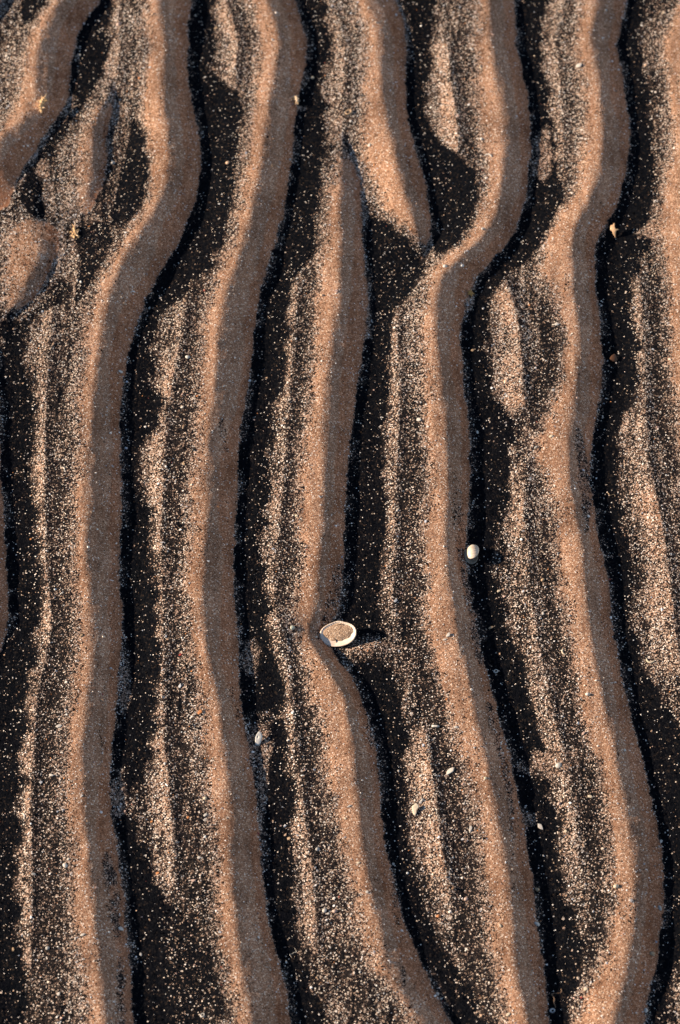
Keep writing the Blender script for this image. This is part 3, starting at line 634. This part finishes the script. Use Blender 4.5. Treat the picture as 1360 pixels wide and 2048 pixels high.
def valve(a, bt, bb, depth, thick, nr=12, nphi=56, wave=0.0):
    """one half of a bivalve: a bowl open to +Z, hinge towards +Y"""
    bm = bmesh.new()
    cen = Vector((0, bt * .25, 0))
    rings = {0: [], 1: []}
    for side in (0, 1):
        for i in range(1, nr + 1):
            r = (i / nr) ** .8
            row = []
            for j in range(nphi):
                f = 2 * math.pi * j / nphi
                c_, s_ = math.cos(f), math.sin(f)
                ox = a * math.copysign(abs(c_) ** .92, c_)
                oy = bt * s_ ** .95 * (1 + .10 * math.exp(-(c_ / .22) ** 2)) if s_ > 0 else bb * s_
                p = cen + (Vector((ox, oy, 0)) - cen) * r
                z = -depth * (1 - r ** 2.3) + wave * math.sin(f * 9) * r
                if side: 
                    z -= thick * (1 - .55 * r); p = cen + (p - cen) * (1 + .004 + .01 * (1 - r))
                row.append(bm.verts.new((p.x, p.y, z)))
            rings[side].append(row)
        top = bm.verts.new((cen.x, cen.y, -depth - (thick if side else 0)))
        for j in range(nphi): bm.faces.new((top, rings[side][0][j], rings[side][0][(j + 1) % nphi]))
        for i in range(nr - 1):
            for j in range(nphi):
                k = (j + 1) % nphi
                bm.faces.new((rings[side][i][j], rings[side][i + 1][j], rings[side][i + 1][k], rings[side][i][k]))
    for j in range(nphi):
        k = (j + 1) % nphi
        bm.faces.new((rings[0][-1][j], rings[1][-1][j], rings[1][-1][k], rings[0][-1][k]))
    return bm

# --- the open clam on the ridge
def open_clam():
    c = empty("clam_shell", 676, 1276)
    tag(c, "white open clam shell holding brown sand, lying on a ridge below mid-height", "shell")
    px = PX * .97
    up = mesh_object("upper_valve", valve(37.5 * px, 23.5 * px, 27 * px, .0031, .0011), M_VALVE, c)
    up.location = (0, 0, .0068); up.rotation_euler = (math.radians(17), math.radians(-13), math.radians(-3))
    # sand filling: a shallow heap inside the bowl
    bm = bmesh.new(); n = 44; rows = []
    A_, BT, BB, DP = 37.5 * px, 23.5 * px, 27 * px, .0031
    for i in range(1, 11):
        row = []
        for j in range(n):
            f = 2 * math.pi * j / n; c_, s_ = math.cos(f), math.sin(f)
            lim = .86 + .03 * math.sin(5 * f) if s_ > 0 else .86 - .22 * abs(s_) ** .7 + .03 * math.sin(8 * f)
            r = lim * i / 10
            ox = A_ * math.copysign(abs(c_) ** .92, c_); oy = BT * s_ ** .95 if s_ > 0 else BB * s_
            x = ox * r; y = BT * .25 + (oy - BT * .25) * r
            edge = -DP * (1 - lim ** 2.3) - .00025
            k = (i / 10) ** 3
            row.append(bm.verts.new((x, y, -.0004 * (1 - k) + edge * k + .00016 * math.sin(x * 1700 + 1) * math.cos(y * 1900) * (1 - k))))
        rows.append(row)
    cv = bm.verts.new((0, BT * .25, -.0004))
    for j in range(n):
        bm.faces.new((cv, rows[0][j], rows[0][(j + 1) % n]))
        for i in range(9): bm.faces.new((rows[i][j], rows[i + 1][j], rows[i + 1][(j + 1) % n], rows[i][(j + 1) % n]))
    fill = mesh_object("sand_filling", bm, M_FILL, up)
    fill["label"] = "brown sand lying inside the shell"
    # hinge teeth
    bm = bmesh.new()
    for dx, w in ((-3.2, 1.5), (-.6, 1.1), (1.6, 1.0), (4.2, 1.8)):
        bmesh.ops.create_icosphere(bm, subdivisions=1, radius=1, matrix=Matrix.Translation((dx * px, 20.6 * px - abs(dx) * .25 * px, .0003)) @ Matrix.Diagonal((w * px, .9 * px, .0006, 1)))
    mesh_object("hinge", bm, M_PALESTRAW, up)
    lo = mesh_object("lower_valve", valve(26 * px, 19 * px, 21 * px, .0045, .0009), M_VALVE_IN, c)
    lo.location = (17.5 * px, -5 * px, .0004); lo.rotation_euler = (math.radians(4), math.radians(24), math.radians(-10))
    lo["label"] = "dark brown lower half showing at the right"
def fill_material():
    m, nt, b = new_mat("sand_filling")
    tc = N(nt, "ShaderNodeTexCoord").outputs['Object']
    v = N(nt, "ShaderNodeTexVoronoi"); v.inputs['Scale'].default_value = 1500; nt.links.new(tc, v.inputs['Vector'])
    s = N(nt, "ShaderNodeSeparateColor"); nt.links.new(v.outputs['Color'], s.inputs[0])
    c = ramp(nt, s.outputs[0], [(0, (.13, .085, .06)), (.4, (.27, .18, .12)), (.85, (.36, .25, .17)), (1, (.6, .5, .4))])
    nt.links.new(c, b.inputs['Base Color']); b.inputs['Roughness'].default_value = .9
    bp = N(nt, "ShaderNodeBump"); bp.inputs['Distance'].default_value = 1; nt.links.new(math_node(nt, 'MULTIPLY', v.outputs['Distance'], -.0003), bp.inputs['Height'])
    nt.links.new(bp.outputs[0], b.inputs['Normal'])
    return m
M_FILL = fill_material()
open_clam()

# --- the small closed clam
def closed_clam():
    c = empty("small_clam_shell", 944, 1112)
    tag(c, "small cream clam shell, both halves nearly closed, in the dark trough at right", "shell")
    px = PX
    hi = mesh_object("upper_valve", valve(13.5 * px, 16.5 * px, 19 * px, .0032, .0006, 10, 40), M_CREAM, c)
    hi.location = (.0004, .0008, .0052); hi.rotation_euler = (math.radians(10), math.radians(180 - 24), math.radians(3))
    lo = mesh_object("lower_valve", valve(13.5 * px, 16.5 * px, 19 * px, .0036, .0006, 10, 40), tint("greyish_valve", (.42, .36, .28)), c)
    lo.location = (-.0008, -.0010, .0032); lo.rotation_euler = (math.radians(16), math.radians(-18), math.radians(6))
closed_clam()

def blob(bm, c, r, seed, sub=1):
    g = random.Random(seed)
    v = bmesh.ops.create_icosphere(bm, subdivisions=sub, radius=1)['verts']
    for q in v:
        k = 1 + g.uniform(-.28, .28)
        q.co = Vector((c[0] + q.co.x * r[0] * k, c[1] + q.co.y * r[1] * k, c[2] + q.co.z * r[2] * k))
def spike_mesh(p0, p1, r0, r1, bend=0.0):
    bm = bmesh.new(); p0, p1 = Vector(p0), Vector(p1); d = (p1 - p0)
    q = d.to_track_quat('Z', 'Y'); rows = []
    for i in range(4):
        t = i / 3; row = []
        for j in range(5):
            f = 2 * math.pi * j / 5; r = r0 + (r1 - r0) * t
            row.append(bm.verts.new(p0 + d * t + Vector((0, 0, bend * math.sin(t * math.pi))) + q @ Vector((math.cos(f) * r, math.sin(f) * r, 0))))
        rows.append(row)
    for i in range(3):
        for j in range(5): bm.faces.new((rows[i][j], rows[i][(j + 1) % 5], rows[i + 1][(j + 1) % 5], rows[i + 1][j]))
    bm.faces.new(rows[0][::-1]); bm.faces.new(rows[-1])
    return bm
def tuft(u, v, label, lumps, spikes, mat, mat2, seed):
    """a dry lump of sponge or hydroid; lumps and spikes in picture pixels from (u, v), y up, third = height"""
    o = tag(empty("dry_sponge_fragment", u, v), label, "sponge")
    bm = bmesh.new()
    for i, (x, y, z, r) in enumerate(lumps):
        blob(bm, (x * PX, y * PX * 1.15, z * PX), (r * PX, r * PX * 1.1, r * PX * .9), seed + i)
    mesh_object("body", bm, mat, o, smooth=False)
    for i, (x0, y0, x1, y1, w) in enumerate(spikes):
        mesh_object("spike", spike_mesh((x0 * PX, y0 * PX * 1.15, 5 * PX), (x1 * PX, y1 * PX * 1.15, (4 + (i * 5 % 9)) * PX), w * PX, w * .35 * PX, .0006), mat2 if i % 2 else mat, o)
    return o
tuft(84, 211, "tan spiky dried sponge lump between two dents, upper left corner",
     [(-2,0,4,5),(-1,5,5,5),(1,10,5,4.5),(4,14,5,4),(-3,-5,4,4.5),(-2,-10,3,4),(-1,-15,2,3),(2,4,3,4),(5,8,3,3.5),(1,-6,3,3.5),(8,13,3,2.5)],
     [(2,13,-3,21,1.6),(5,15,10,25,1.3),(-3,6,-10,9,1.5),(-3,0,-11,2,1.3),(-3,-7,-10,-8,1.2),(-1,-13,-5,-24,1.2),(0,-14,2,-27,1.1),(2,-10,9,-17,1.1),(5,8,14,5,1.2),(1,-15,-1,-23,1.0)],
     M_STRAW, M_PALESTRAW, 7)
tuft(150, 466, "tan spiky dried sponge lump on grey grit below the small leaf-shaped ridge",
     [(-2,8,4,3.5),(-1,3,4,4),(0,-2,4,4.5),(-3,-6,4,4),(2,-6,4,4.5),(-1,-11,3,4),(5,-9,3,4),(8,-12,3,3),(-5,-9,3,3),(-2,12,3,2.5)],
     [(-2,10,-7,19,1.2),(-1,10,0,20,1.2),(-3,-3,-11,0,1.3),(-4,-8,-9,-14,1.1),(3,-2,8,6,1.1),(5,-5,10,0,1.0),(8,-12,14,-14,1.1),(4,-10,9,-17,1.0),(-3,-5,-10,-5,1.0)],
     M_STRAW, M_PALESTRAW, 37)
tuft(592, 203, "small tan fibrous fragment lodged on the shaded slope of the second long ridge",
     [(0,6,5,5),(1,1,5,5),(2,-4,5,4.5),(-2,7,5,4),(3,4,4,4),(3,-8,3,3.5),(-3,3,4,3)],
     [(-2,8,-13,10,1.3),(-3,4,-11,3,1.2),(0,9,2,14,1.3),(-4,1,-12,-4,1.0),(1,-6,-1,-13,1.2),(3,-8,5,-15,1.0)],
     M_PALESTRAW, M_STRAW, 61)

M_STAR = shell_material('star_fragment', (.54, .37, .22), (.36, .23, .13), 500, .6, False)
# --- flat fragments cut to a traced outline
def plate(outline, thick, curve, hole=None, seed=1, flat=False):
    """a curved plate; outline in metres around the origin, optional hole = (x, y, rx, ry)"""
    n = 44
    pts = [Vector((x, y)) for x, y in outline]
    c = Vector((hole[0], hole[1])) if hole else sum(pts, Vector((0, 0))) / len(pts)
    # even resampling of the outline
    seg = [(pts[i], pts[(i + 1) % len(pts)]) for i in range(len(pts))]
    tot = sum((b - a).length for a, b in seg); out = []
    for k in range(n):
        s = tot * k / n
        for a, b in seg:
            l = (b - a).length
            if s <= l: out.append(a + (b - a) * (s / max(l, 1e-9))); break
            s -= l
    for _ in range(1): out = [(out[i - 1] + out[i] * 3 + out[(i + 1) % n]) / 5 for i in range(n)]
    R2 = max((p - c).length for p in out)
    bm = bmesh.new(); lay = []
    for side in (0, 1):
        rows = []
        for r in ((.0 if not hole else None), .35, .65, .88, 1.0):
            if r is None:
                row = [Vector((c.x + hole[2] * math.cos(a), c.y + hole[3] * math.sin(a))) for a in [math.atan2(p.y - c.y, p.x - c.x) for p in out]]
            elif r == 0: continue
            else:
                if hole:
                    inner = [Vector((c.x + hole[2] * math.cos(a), c.y + hole[3] * math.sin(a))) for a in [math.atan2(p.y - c.y, p.x - c.x) for p in out]]
                    row = [i_ + (p - i_) * r for i_, p in zip(inner, out)]
                else: row = [c + (p - c) * r for p in out]
            vr = []
            for p in row:
                q = (p - c).length / R2
                z = curve * (1 - q * q) + (thick * .5 if side == 0 else -thick * .5) * (1 if r is None or r < .95 else .55)
                vr.append(bm.verts.new((p.x, p.y, z)))
            rows.append(vr)
        if not hole:
            t = bm.verts.new((c.x, c.y, curve + (thick * .5 if side == 0 else -thick * .5)))
            for j in range(n): bm.faces.new((t, rows[0][j], rows[0][(j + 1) % n]))
        for i in range(len(rows) - 1):
            for j in range(n): bm.faces.new((rows[i][j], rows[i + 1][j], rows[i + 1][(j + 1) % n], rows[i][(j + 1) % n]))
        lay.append(rows)
    for j in range(n):
        k = (j + 1) % n
        bm.faces.new((lay[0][-1][j], lay[1][-1][j], lay[1][-1][k], lay[0][-1][k]))
        if hole: bm.faces.new((lay[0][0][j], lay[1][0][j], lay[1][0][k], lay[0][0][k]))
    return bm
def traced(name, u, v, cx, cy, s, pts, thick, curve, mat, label, cat, lift=.0016, tilt=(.25, 0), hole=None):
    o = [((x - cx) / s * PX, -(y - cy) / s * PX * 1.12) for x, y in pts]
    if hole: hole = ((hole[0] - cx) / s * PX, -(hole[1] - cy) / s * PX * 1.12, hole[2] / s * PX, hole[3] / s * PX)
    ob = mesh_object(name, plate(o, thick, curve, hole), mat)
    x, y, z = spot(u, v, lift); n1, n2 = normal(x, y)
    ob.location = (x, y, z + lift); ob.rotation_euler = (tilt[0] - n2, tilt[1] + n1, 0)
    return tag(ob, label, cat)
traced("shell_fragment", 1227, 460, 640, 560, 16.0,
       [(575,395),(615,425),(660,405),(690,350),(725,345),(700,410),(705,480),(725,570),(800,555),(845,580),(800,602),(720,615),(712,700),(680,735),(692,850),(660,860),(640,740),(608,690),(605,610),(535,560),(540,510),(562,450)],
       .0013, .0022, M_STAR, "cream star-shaped fragment with thin arms in the dark trough at upper right", "fragment", .003, (.45, -.2))
traced("pierced_shell", 517, 1477, 655, 650, 13.6,
       [(665,480),(722,505),(758,590),(748,665),(718,745),(692,795),(640,815),(576,808),(568,720),(578,620),(610,550)],
       .0006, .0009, tint("chalk_white", (.58, .58, .55)), "oval white shell with a small dark hole, beside the second long ridge", "shell", .0014, (.3, 0), hole=(636, 622, 17, 15))
traced("broken_shell", 831, 1619, 500, 565, 9.71,
       [(438,510),(500,472),(545,478),(572,512),(562,545),(528,552),(515,582),(517,632),(490,665),(462,652),(443,590)],
       .0008, .0003, tint("ivory", (.62, .55, .43)), "ivory hook-shaped broken shell piece on the speckled mound at lower centre", "shell", .0018, (.3, .1))
traced("leaf_scrap", 941, 586, 0, 0, 1, [(-9,-3),(-3,-2),(0,-9),(3,-2),(10,1),(4,3),(3,9),(-1,4),(-8,5),(-4,1)], .0004, .0008, tint("ochre", (.36, .20, .05)),
       "small ochre star-shaped leaf scrap below the pinched bend of a ridge", "leaf", .0012, (.2, .1))
traced("leaf_scrap", 1227, 716, 0, 0, 1, [(-9,3),(-4,-5),(3,-9),(6,-3),(8,5),(2,8),(-4,7)], .0004, .001, tint("russet", (.10, .045, .02)),
       "russet brown leaf scrap in the dark trough at right", "leaf", .0012, (.2, .1))

# --- countable chips, pebbles, shards
COLR = {'white': (.80, .76, .69), 'bluish white': (.66, .70, .74), 'pale grey': (.52, .51, .48), 'cream': (.76, .66, .50), 'tan': (.52, .37, .23), 'peach': (.72, .50, .35),
        'orange': (.66, .27, .10), 'pinkish': (.62, .45, .38), 'brown': (.20, .12, .07), 'black': (.012, .012, .013), 'red': (.40, .05, .04), 'greenish white': (.60, .66, .56)}
def chip_mesh(L, a, seed):
    g = random.Random(seed); n = g.choice((5, 6, 7))
    pts = []
    for i in range(n):
        f = 2 * math.pi * (i + g.uniform(-.25, .25)) / n; r = g.uniform(.6, 1.15)
        pts.append((math.cos(f) * L * .5 * r, math.sin(f) * L * .5 * a * r))
    return plate(pts, L * .13, L * g.uniform(.02, .07))
def pebble_mesh(L, a, seed):
    bm = bmesh.new(); bmesh.ops.create_icosphere(bm, subdivisions=3, radius=1)
    for q in bm.verts:
        w = wob3(q.co, .9, seed * 1.7)
        k = 1 + .16 * w.x
        q.co = Vector((q.co.x * L * .5 * k, q.co.y * L * .5 * a * k, q.co.z * L * .34 * k))
    return bm
def shard_mesh(L, a, seed, arc=2.6):
    bm = bmesh.new(); n = 14; rows = []
    r = L * .5
    for i in range(n + 1):
        t = i / n; f = -arc / 2 + arc * t
        w = L * .13 * a * (.25 + .75 * math.sin(math.pi * min(1, t * .85 + .08)))
        row = []
        for j in range(6):
            h = 2 * math.pi * j / 6
            row.append(bm.verts.new(((r + math.cos(h) * w) * math.cos(f) - r * .7, (r + math.cos(h) * w) * math.sin(f), math.sin(h) * w * .8)))
        rows.append(row)
    for i in range(n):
        for j in range(6): bm.faces.new((rows[i][j], rows[i][(j + 1) % 6], rows[i + 1][(j + 1) % 6], rows[i + 1][j]))
    bm.faces.new(rows[0][::-1]); bm.faces.new(rows[-1])
    return bm
def tube_mesh(L, a, seed):
    bm = bmesh.new(); n = 10; rows = []
    for (x, k) in ((-.5, 1), (-.2, 1.04), (.15, .95), (.5, .85), (.5, .6), (-.5, .68)):
        rows.append([bm.verts.new((x * L, math.cos(2 * math.pi * j / n) * L * a * .5 * k, math.sin(2 * math.pi * j / n) * L * a * .5 * k + .03 * L * math.sin(x * 3))) for j in range(n)])
    rows.append(rows[0])
    for i in range(6):
        for j in range(n): bm.faces.new((rows[i][j], rows[i][(j + 1) % n], rows[i + 1][(j + 1) % n], rows[i + 1][j]))
    return bm
def ring_mesh(L, a, seed):
    bm = bmesh.new(); n = 20; m = 7; rows = []; g = random.Random(seed)
    for i in range(n):
        f = 2 * math.pi * i / n; w = L * .13 * (1 + .3 * math.sin(f + seed)); rr = L * .36 * (1 + .08 * math.sin(2 * f))
        rows.append([bm.verts.new(((rr + math.cos(2 * math.pi * j / m) * w) * math.cos(f), (rr + math.cos(2 * math.pi * j / m) * w) * math.sin(f) * a, math.sin(2 * math.pi * j / m) * w)) for j in range(m)])
    for i in range(n):
        for j in range(m): bm.faces.new((rows[i][j], rows[i][(j + 1) % m], rows[(i + 1) % n][(j + 1) % m], rows[(i + 1) % n][j]))
    return bm
def thread_mesh(L, a, seed):
    g = random.Random(seed); bm = bmesh.new(); n = 26; rows = []; ph = g.uniform(0, 6)
    for i in range(n + 1):
        t = i / n - .5
        c = Vector((t * L, .16 * L * math.sin(t * 7 + ph) + .07 * L * math.sin(t * 15), .05 * L * math.cos(t * 6 + ph)))
        w = a * PX * (1 - 1.2 * t * t)
        rows.append([bm.verts.new(c + Vector((0, math.cos(2 * math.pi * j / 5) * w, math.sin(2 * math.pi * j / 5) * w))) for j in range(5)])
    for i in range(n):
        for j in range(5): bm.faces.new((rows[i][j], rows[i][(j + 1) % 5], rows[i + 1][(j + 1) % 5], rows[i + 1][j]))
    bm.faces.new(rows[0][::-1]); bm.faces.new(rows[-1])
    return bm
def cup_mesh(L, a, seed):
    bm = valve(L * .5, L * .5 * a * .9, L * .5 * a * 1.1, L * .22, L * .05, 7, 26)
    bmesh.ops.rotate(bm, verts=bm.verts, cent=(0, 0, 0), matrix=Matrix.Rotation(math.pi, 3, 'Y'))
    return bm
KIND = {'chip': ("shell_chip", "shell chip", chip_mesh, "shell chip"), 'pebble': ("pebble", "rounded pebble", pebble_mesh, "pebble"),
        'shard': ("shell_shard", "curved shell shard", shard_mesh, "shell shard"), 'tube': ("worm_tube", "short hollow tube", tube_mesh, "tube"),
        'ring': ("shell_ring", "ring-shaped shell bit", ring_mesh, "shell ring"), 'thread': ("fibre", "wiry thread", thread_mesh, "fibre"),
        'cup': ("tiny_shell", "tiny domed shell", cup_mesh, "shell")}
# picture x, picture y, kind, length in photo pixels, width ratio, turn in degrees, colour
THINGS = [
 (279,156,'pebble',9,.8,20,'orange'),(226,325,'pebble',12,.7,15,'pale grey'),(432,55,'chip',10,.7,40,'tan'),(455,325,'cup',11,.8,0,'peach'),(580,318,'chip',9,.7,80,'pale grey'),
 (237,48,'cup',13,.8,10,'pinkish'),(625,155,'pebble',8,.8,0,'cream'),(1158,131,'chip',15,.8,30,'white'),(962,134,'shard',13,.9,200,'cream'),(697,224,'ring',17,.8,0,'tan'),
 (887,214,'chip',10,.7,60,'peach'),(1212,20,'chip',10,.7,0,'pale grey'),(1327,25,'chip',9,.6,120,'cream'),(1292,130,'pebble',9,.8,0,'peach'),(977,310,'shard',15,1.,70,'white'),
 (965,457,'chip',11,.6,40,'white'),(739,290,'chip',10,.8,70,'white'),(241,743,'chip',12,.75,170,'white'),(375,714,'cup',12,.8,150,'white'),(500,761,'chip',10,.8,20,'bluish white'),
 (644,590,'pebble',9,.9,0,'peach'),(367,927,'chip',12,.6,110,'tan'),(364,814,'chip',10,.8,20,'white'),(387,899,'pebble',10,.8,0,'black'),(368,852,'pebble',11,.8,60,'brown'),
 (299,616,'chip',9,.7,60,'pale grey'),(395,792,'chip',9,.7,0,'orange'),(127,937,'shard',13,.8,30,'white'),(890,532,'cup',11,.9,0,'white'),(925,531,'pebble',10,.8,0,'bluish white'),
 (1114,648,'chip',13,.8,50,'white'),(837,839,'chip',13,.75,150,'white'),(1012,762,'cup',12,.8,10,'peach'),(1102,872,'chip',13,.6,40,'cream'),(955,864,'chip',10,.7,100,'white'),
 (1167,940,'chip',9,.8,0,'bluish white'),(1224,990,'thread',22,.9,140,'tan'),(1072,894,'chip',10,.6,30,'pale grey'),(945,700,'chip',9,.8,0,'tan'),
 (585,1255,'pebble',11,1.,0,'greenish white'),(117,1452,'chip',14,.65,15,'white'),(360,1371,'chip',11,.7,80,'bluish white'),(400,1424,'chip',15,.6,40,'orange'),(162,1271,'chip',11,.6,60,'tan'),
 (593,1031,'chip',10,.7,0,'cream'),(360,1309,'chip',8,.8,30,'red'),(42,1422,'chip',10,.5,120,'white'),(896,1270,'chip',15,.55,60,'white'),(890,1279,'chip',10,.5,10,'white'),
 (992,1342,'ring',11,.9,0,'white'),(1127,1304,'shard',14,1.,200,'cream'),(1300,1322,'shard',17,1.,250,'cream'),(1175,1388,'pebble',10,.9,0,'white'),(871,1452,'tube',15,.32,-8,'white'),
 (1117,1530,'cup',17,.85,10,'pale grey'),(1167,1466,'chip',13,.7,70,'pinkish'),(912,1454,'chip',9,.8,0,'white'),(1260,1339,'ring',9,.9,0,'white'),(791,1201,'chip',12,.7,70,'bluish white'),
 (1086,1226,'chip',10,.7,80,'white'),(1086,1159,'pebble',10,.8,30,'tan'),(997,1182,'chip',9,.8,0,'cream'),(982,1255,'chip',13,.5,30,'tan'),(893,1398,'chip',10,.8,50,'orange'),
 (102,1550,'chip',13,.7,10,'white'),(47,1631,'shard',14,1.1,20,'white'),(130,1731,'cup',14,.75,130,'white'),(136,1718,'chip',8,.8,0,'white'),(68,1748,'chip',13,.6,0,'pale grey'),
 (165,1869,'chip',12,.55,20,'white'),(243,1858,'chip',14,.7,160,'white'),(281,1908,'chip',10,.6,100,'white'),(387,1761,'chip',12,.8,10,'pinkish'),(398,1715,'chip',11,.7,20,'white'),
 (411,1629,'chip',11,.7,60,'white'),(410,1596,'pebble',9,.9,0,'cream'),(649,1821,'pebble',11,.9,0,'white'),(656,1827,'chip',8,.9,0,'white'),(669,1822,'pebble',11,.9,0,'pinkish'),
 (635,1698,'cup',11,.8,30,'pale grey'),(578,1677,'chip',11,.7,0,'tan'),(571,1669,'chip',9,.6,60,'peach'),(26,1898,'chip',12,.6,110,'tan'),(586,1906,'thread',20,.8,60,'white'),
 (517,1667,'chip',8,.6,90,'red'),(376,1635,'chip',9,.8,30,'orange'),(315,1746,'chip',11,.6,30,'orange'),(95,1896,'pebble',11,.9,0,'pale grey'),(405,2030,'ring',12,.8,40,'white'),
 (117,1988,'chip',11,.7,80,'white'),(900,1542,'chip',20,.6,35,'white'),(941,1658,'chip',15,.45,75,'white'),(971,1556,'pebble',8,.9,0,'cream'),(698,1612,'chip',11,.5,30,'white'),
 (1180,1593,'chip',14,.6,-10,'cream'),(1081,1653,'chip',15,.6,130,'white'),(1118,1607,'pebble',10,.8,40,'pinkish'),(1131,1662,'chip',10,.8,0,'cream'),(1074,1848,'cup',15,.65,150,'white'),
 (1320,1816,'cup',14,.65,110,'pale grey'),(1232,1772,'pebble',13,.8,20,'cream'),(1322,1683,'chip',10,.6,80,'white'),(932,1798,'pebble',10,.9,0,'pinkish'),(877,1832,'pebble',10,.8,0,'orange'),
 (733,1784,'chip',10,.8,20,'white'),(717,1725,'chip',9,.8,0,'cream'),(907,1776,'pebble',10,.8,30,'brown'),(1000,1851,'chip',12,.5,110,'cream'),(1075,1779,'pebble',12,.8,150,'tan'),
 (1305,1907,'pebble',13,.8,0,'tan'),(1292,2021,'cup',13,.75,90,'white'),(1111,1994,'thread',42,1.9,65,'brown'),(1162,1995,'chip',7,.8,0,'red'),(1172,1978,'chip',13,.6,30,'cream'),
 (1105,2021,'ring',13,.8,0,'bluish white'),(1017,2028,'chip',12,.8,20,'cream'),(787,1728,'chip',8,.8,90,'pale grey'),(815,1746,'pebble',7,.9,0,'bluish white'),(690,1637,'chip',9,.7,0,'cream'),
 (845,1600,'pebble',10,.7,20,'pale grey'),(840,1574,'chip',11,.6,20,'peach'),(1250,1500,'chip',9,.6,60,'white'),(548,330,'thread',16,.7,30,'tan'),(158,110,'ring',8,1.,0,'pale grey'),
]
RNAME = {'one': 'first long ridge', 'two': 'second long ridge', 'three': 'clam ridge', 'four': 'short top-centre ridge', 'five': 'third long ridge', 'six': 'fourth long ridge',
         'a': 'corner ridge', 'c': 'left-edge mound', 'd': 'leaf-shaped little ridge'}
TENTHS = ['at the top edge', 'one tenth down', 'two tenths down', 'three tenths down', 'four tenths down', 'halfway down', 'six tenths down', 'seven tenths down', 'eight tenths down', 'nine tenths down', 'at the bottom edge']
def place_words(u, v):
    best = None
    for k, r in R.items():
        if k in ('seven', 'z'): continue
        if not (r['span'][0] - 10 <= v <= r['span'][1] + 10): continue
        f = lambda c: np.interp(v, *np.array(r[c], float).T)
        L, C, T = f('L'), f('C'), f('T')
        if L <= u < C: return "on lit slope of " + RNAME[k]
        if C <= u < T: return "on shaded slope of " + RNAME[k]
        if u >= T and (best is None or T > best[0]): best = (T, k)
    if best is None: return "at the left edge"
    return "in trough right of " + RNAME[best[1]]
built = []
for i, (u, v, kd, L, a, turn, colr) in enumerate(THINGS):
    name, words, fn, cat = KIND[kd]
    px = PX * (1.0 + (1024 - v) / 1024 * .10)
    ob = mesh_object(name, fn(L * px * (.82 if kd in ('cup', 'pebble') else .9 if L < 14 else 1), a, 300 + i), tint(colr.replace(' ', '_'), tuple(.70 * q for q in COLR[colr])), None, smooth=kd != 'chip')
    lift = L * px * {'chip': .10, 'pebble': .16, 'shard': .07, 'tube': a * .36, 'ring': .08, 'thread': .06, 'cup': .03}[kd]
    x, y, z = spot(u, v, lift); n1, n2 = normal(x, y, .003)
    nrm = Vector((n1 + random.uniform(-.12, .12), n2 + random.uniform(-.2, .02), 1)).normalized()
    ob.location = (x, y, z + lift * .55)
    ob.rotation_mode = 'QUATERNION'
    ob.rotation_quaternion = Vector((0, 0, 1)).rotation_difference(nrm) @ Euler((0, 0, math.radians(turn))).to_quaternion()
    built.append((v, u, ob, f"{colr} {words} {place_words(u, v)}", cat, TENTHS[int(round(v / 204.8))]))
seen = {}
for v, u, ob, text, cat, down in built: seen.setdefault((text, down), []).append((v, u, ob, cat))
for (text, down), lst in seen.items():
    lst.sort(key=lambda q: (q[0], q[1]))
    for j, (v, u, ob, cat) in enumerate(lst):
        pre = '' if len(lst) == 1 else (('upper ', 'lower ') if len(lst) == 2 else ('uppermost ', 'middle ', 'lowest '))[j]
        tag(ob, f"{pre}{text}, {down}", cat)
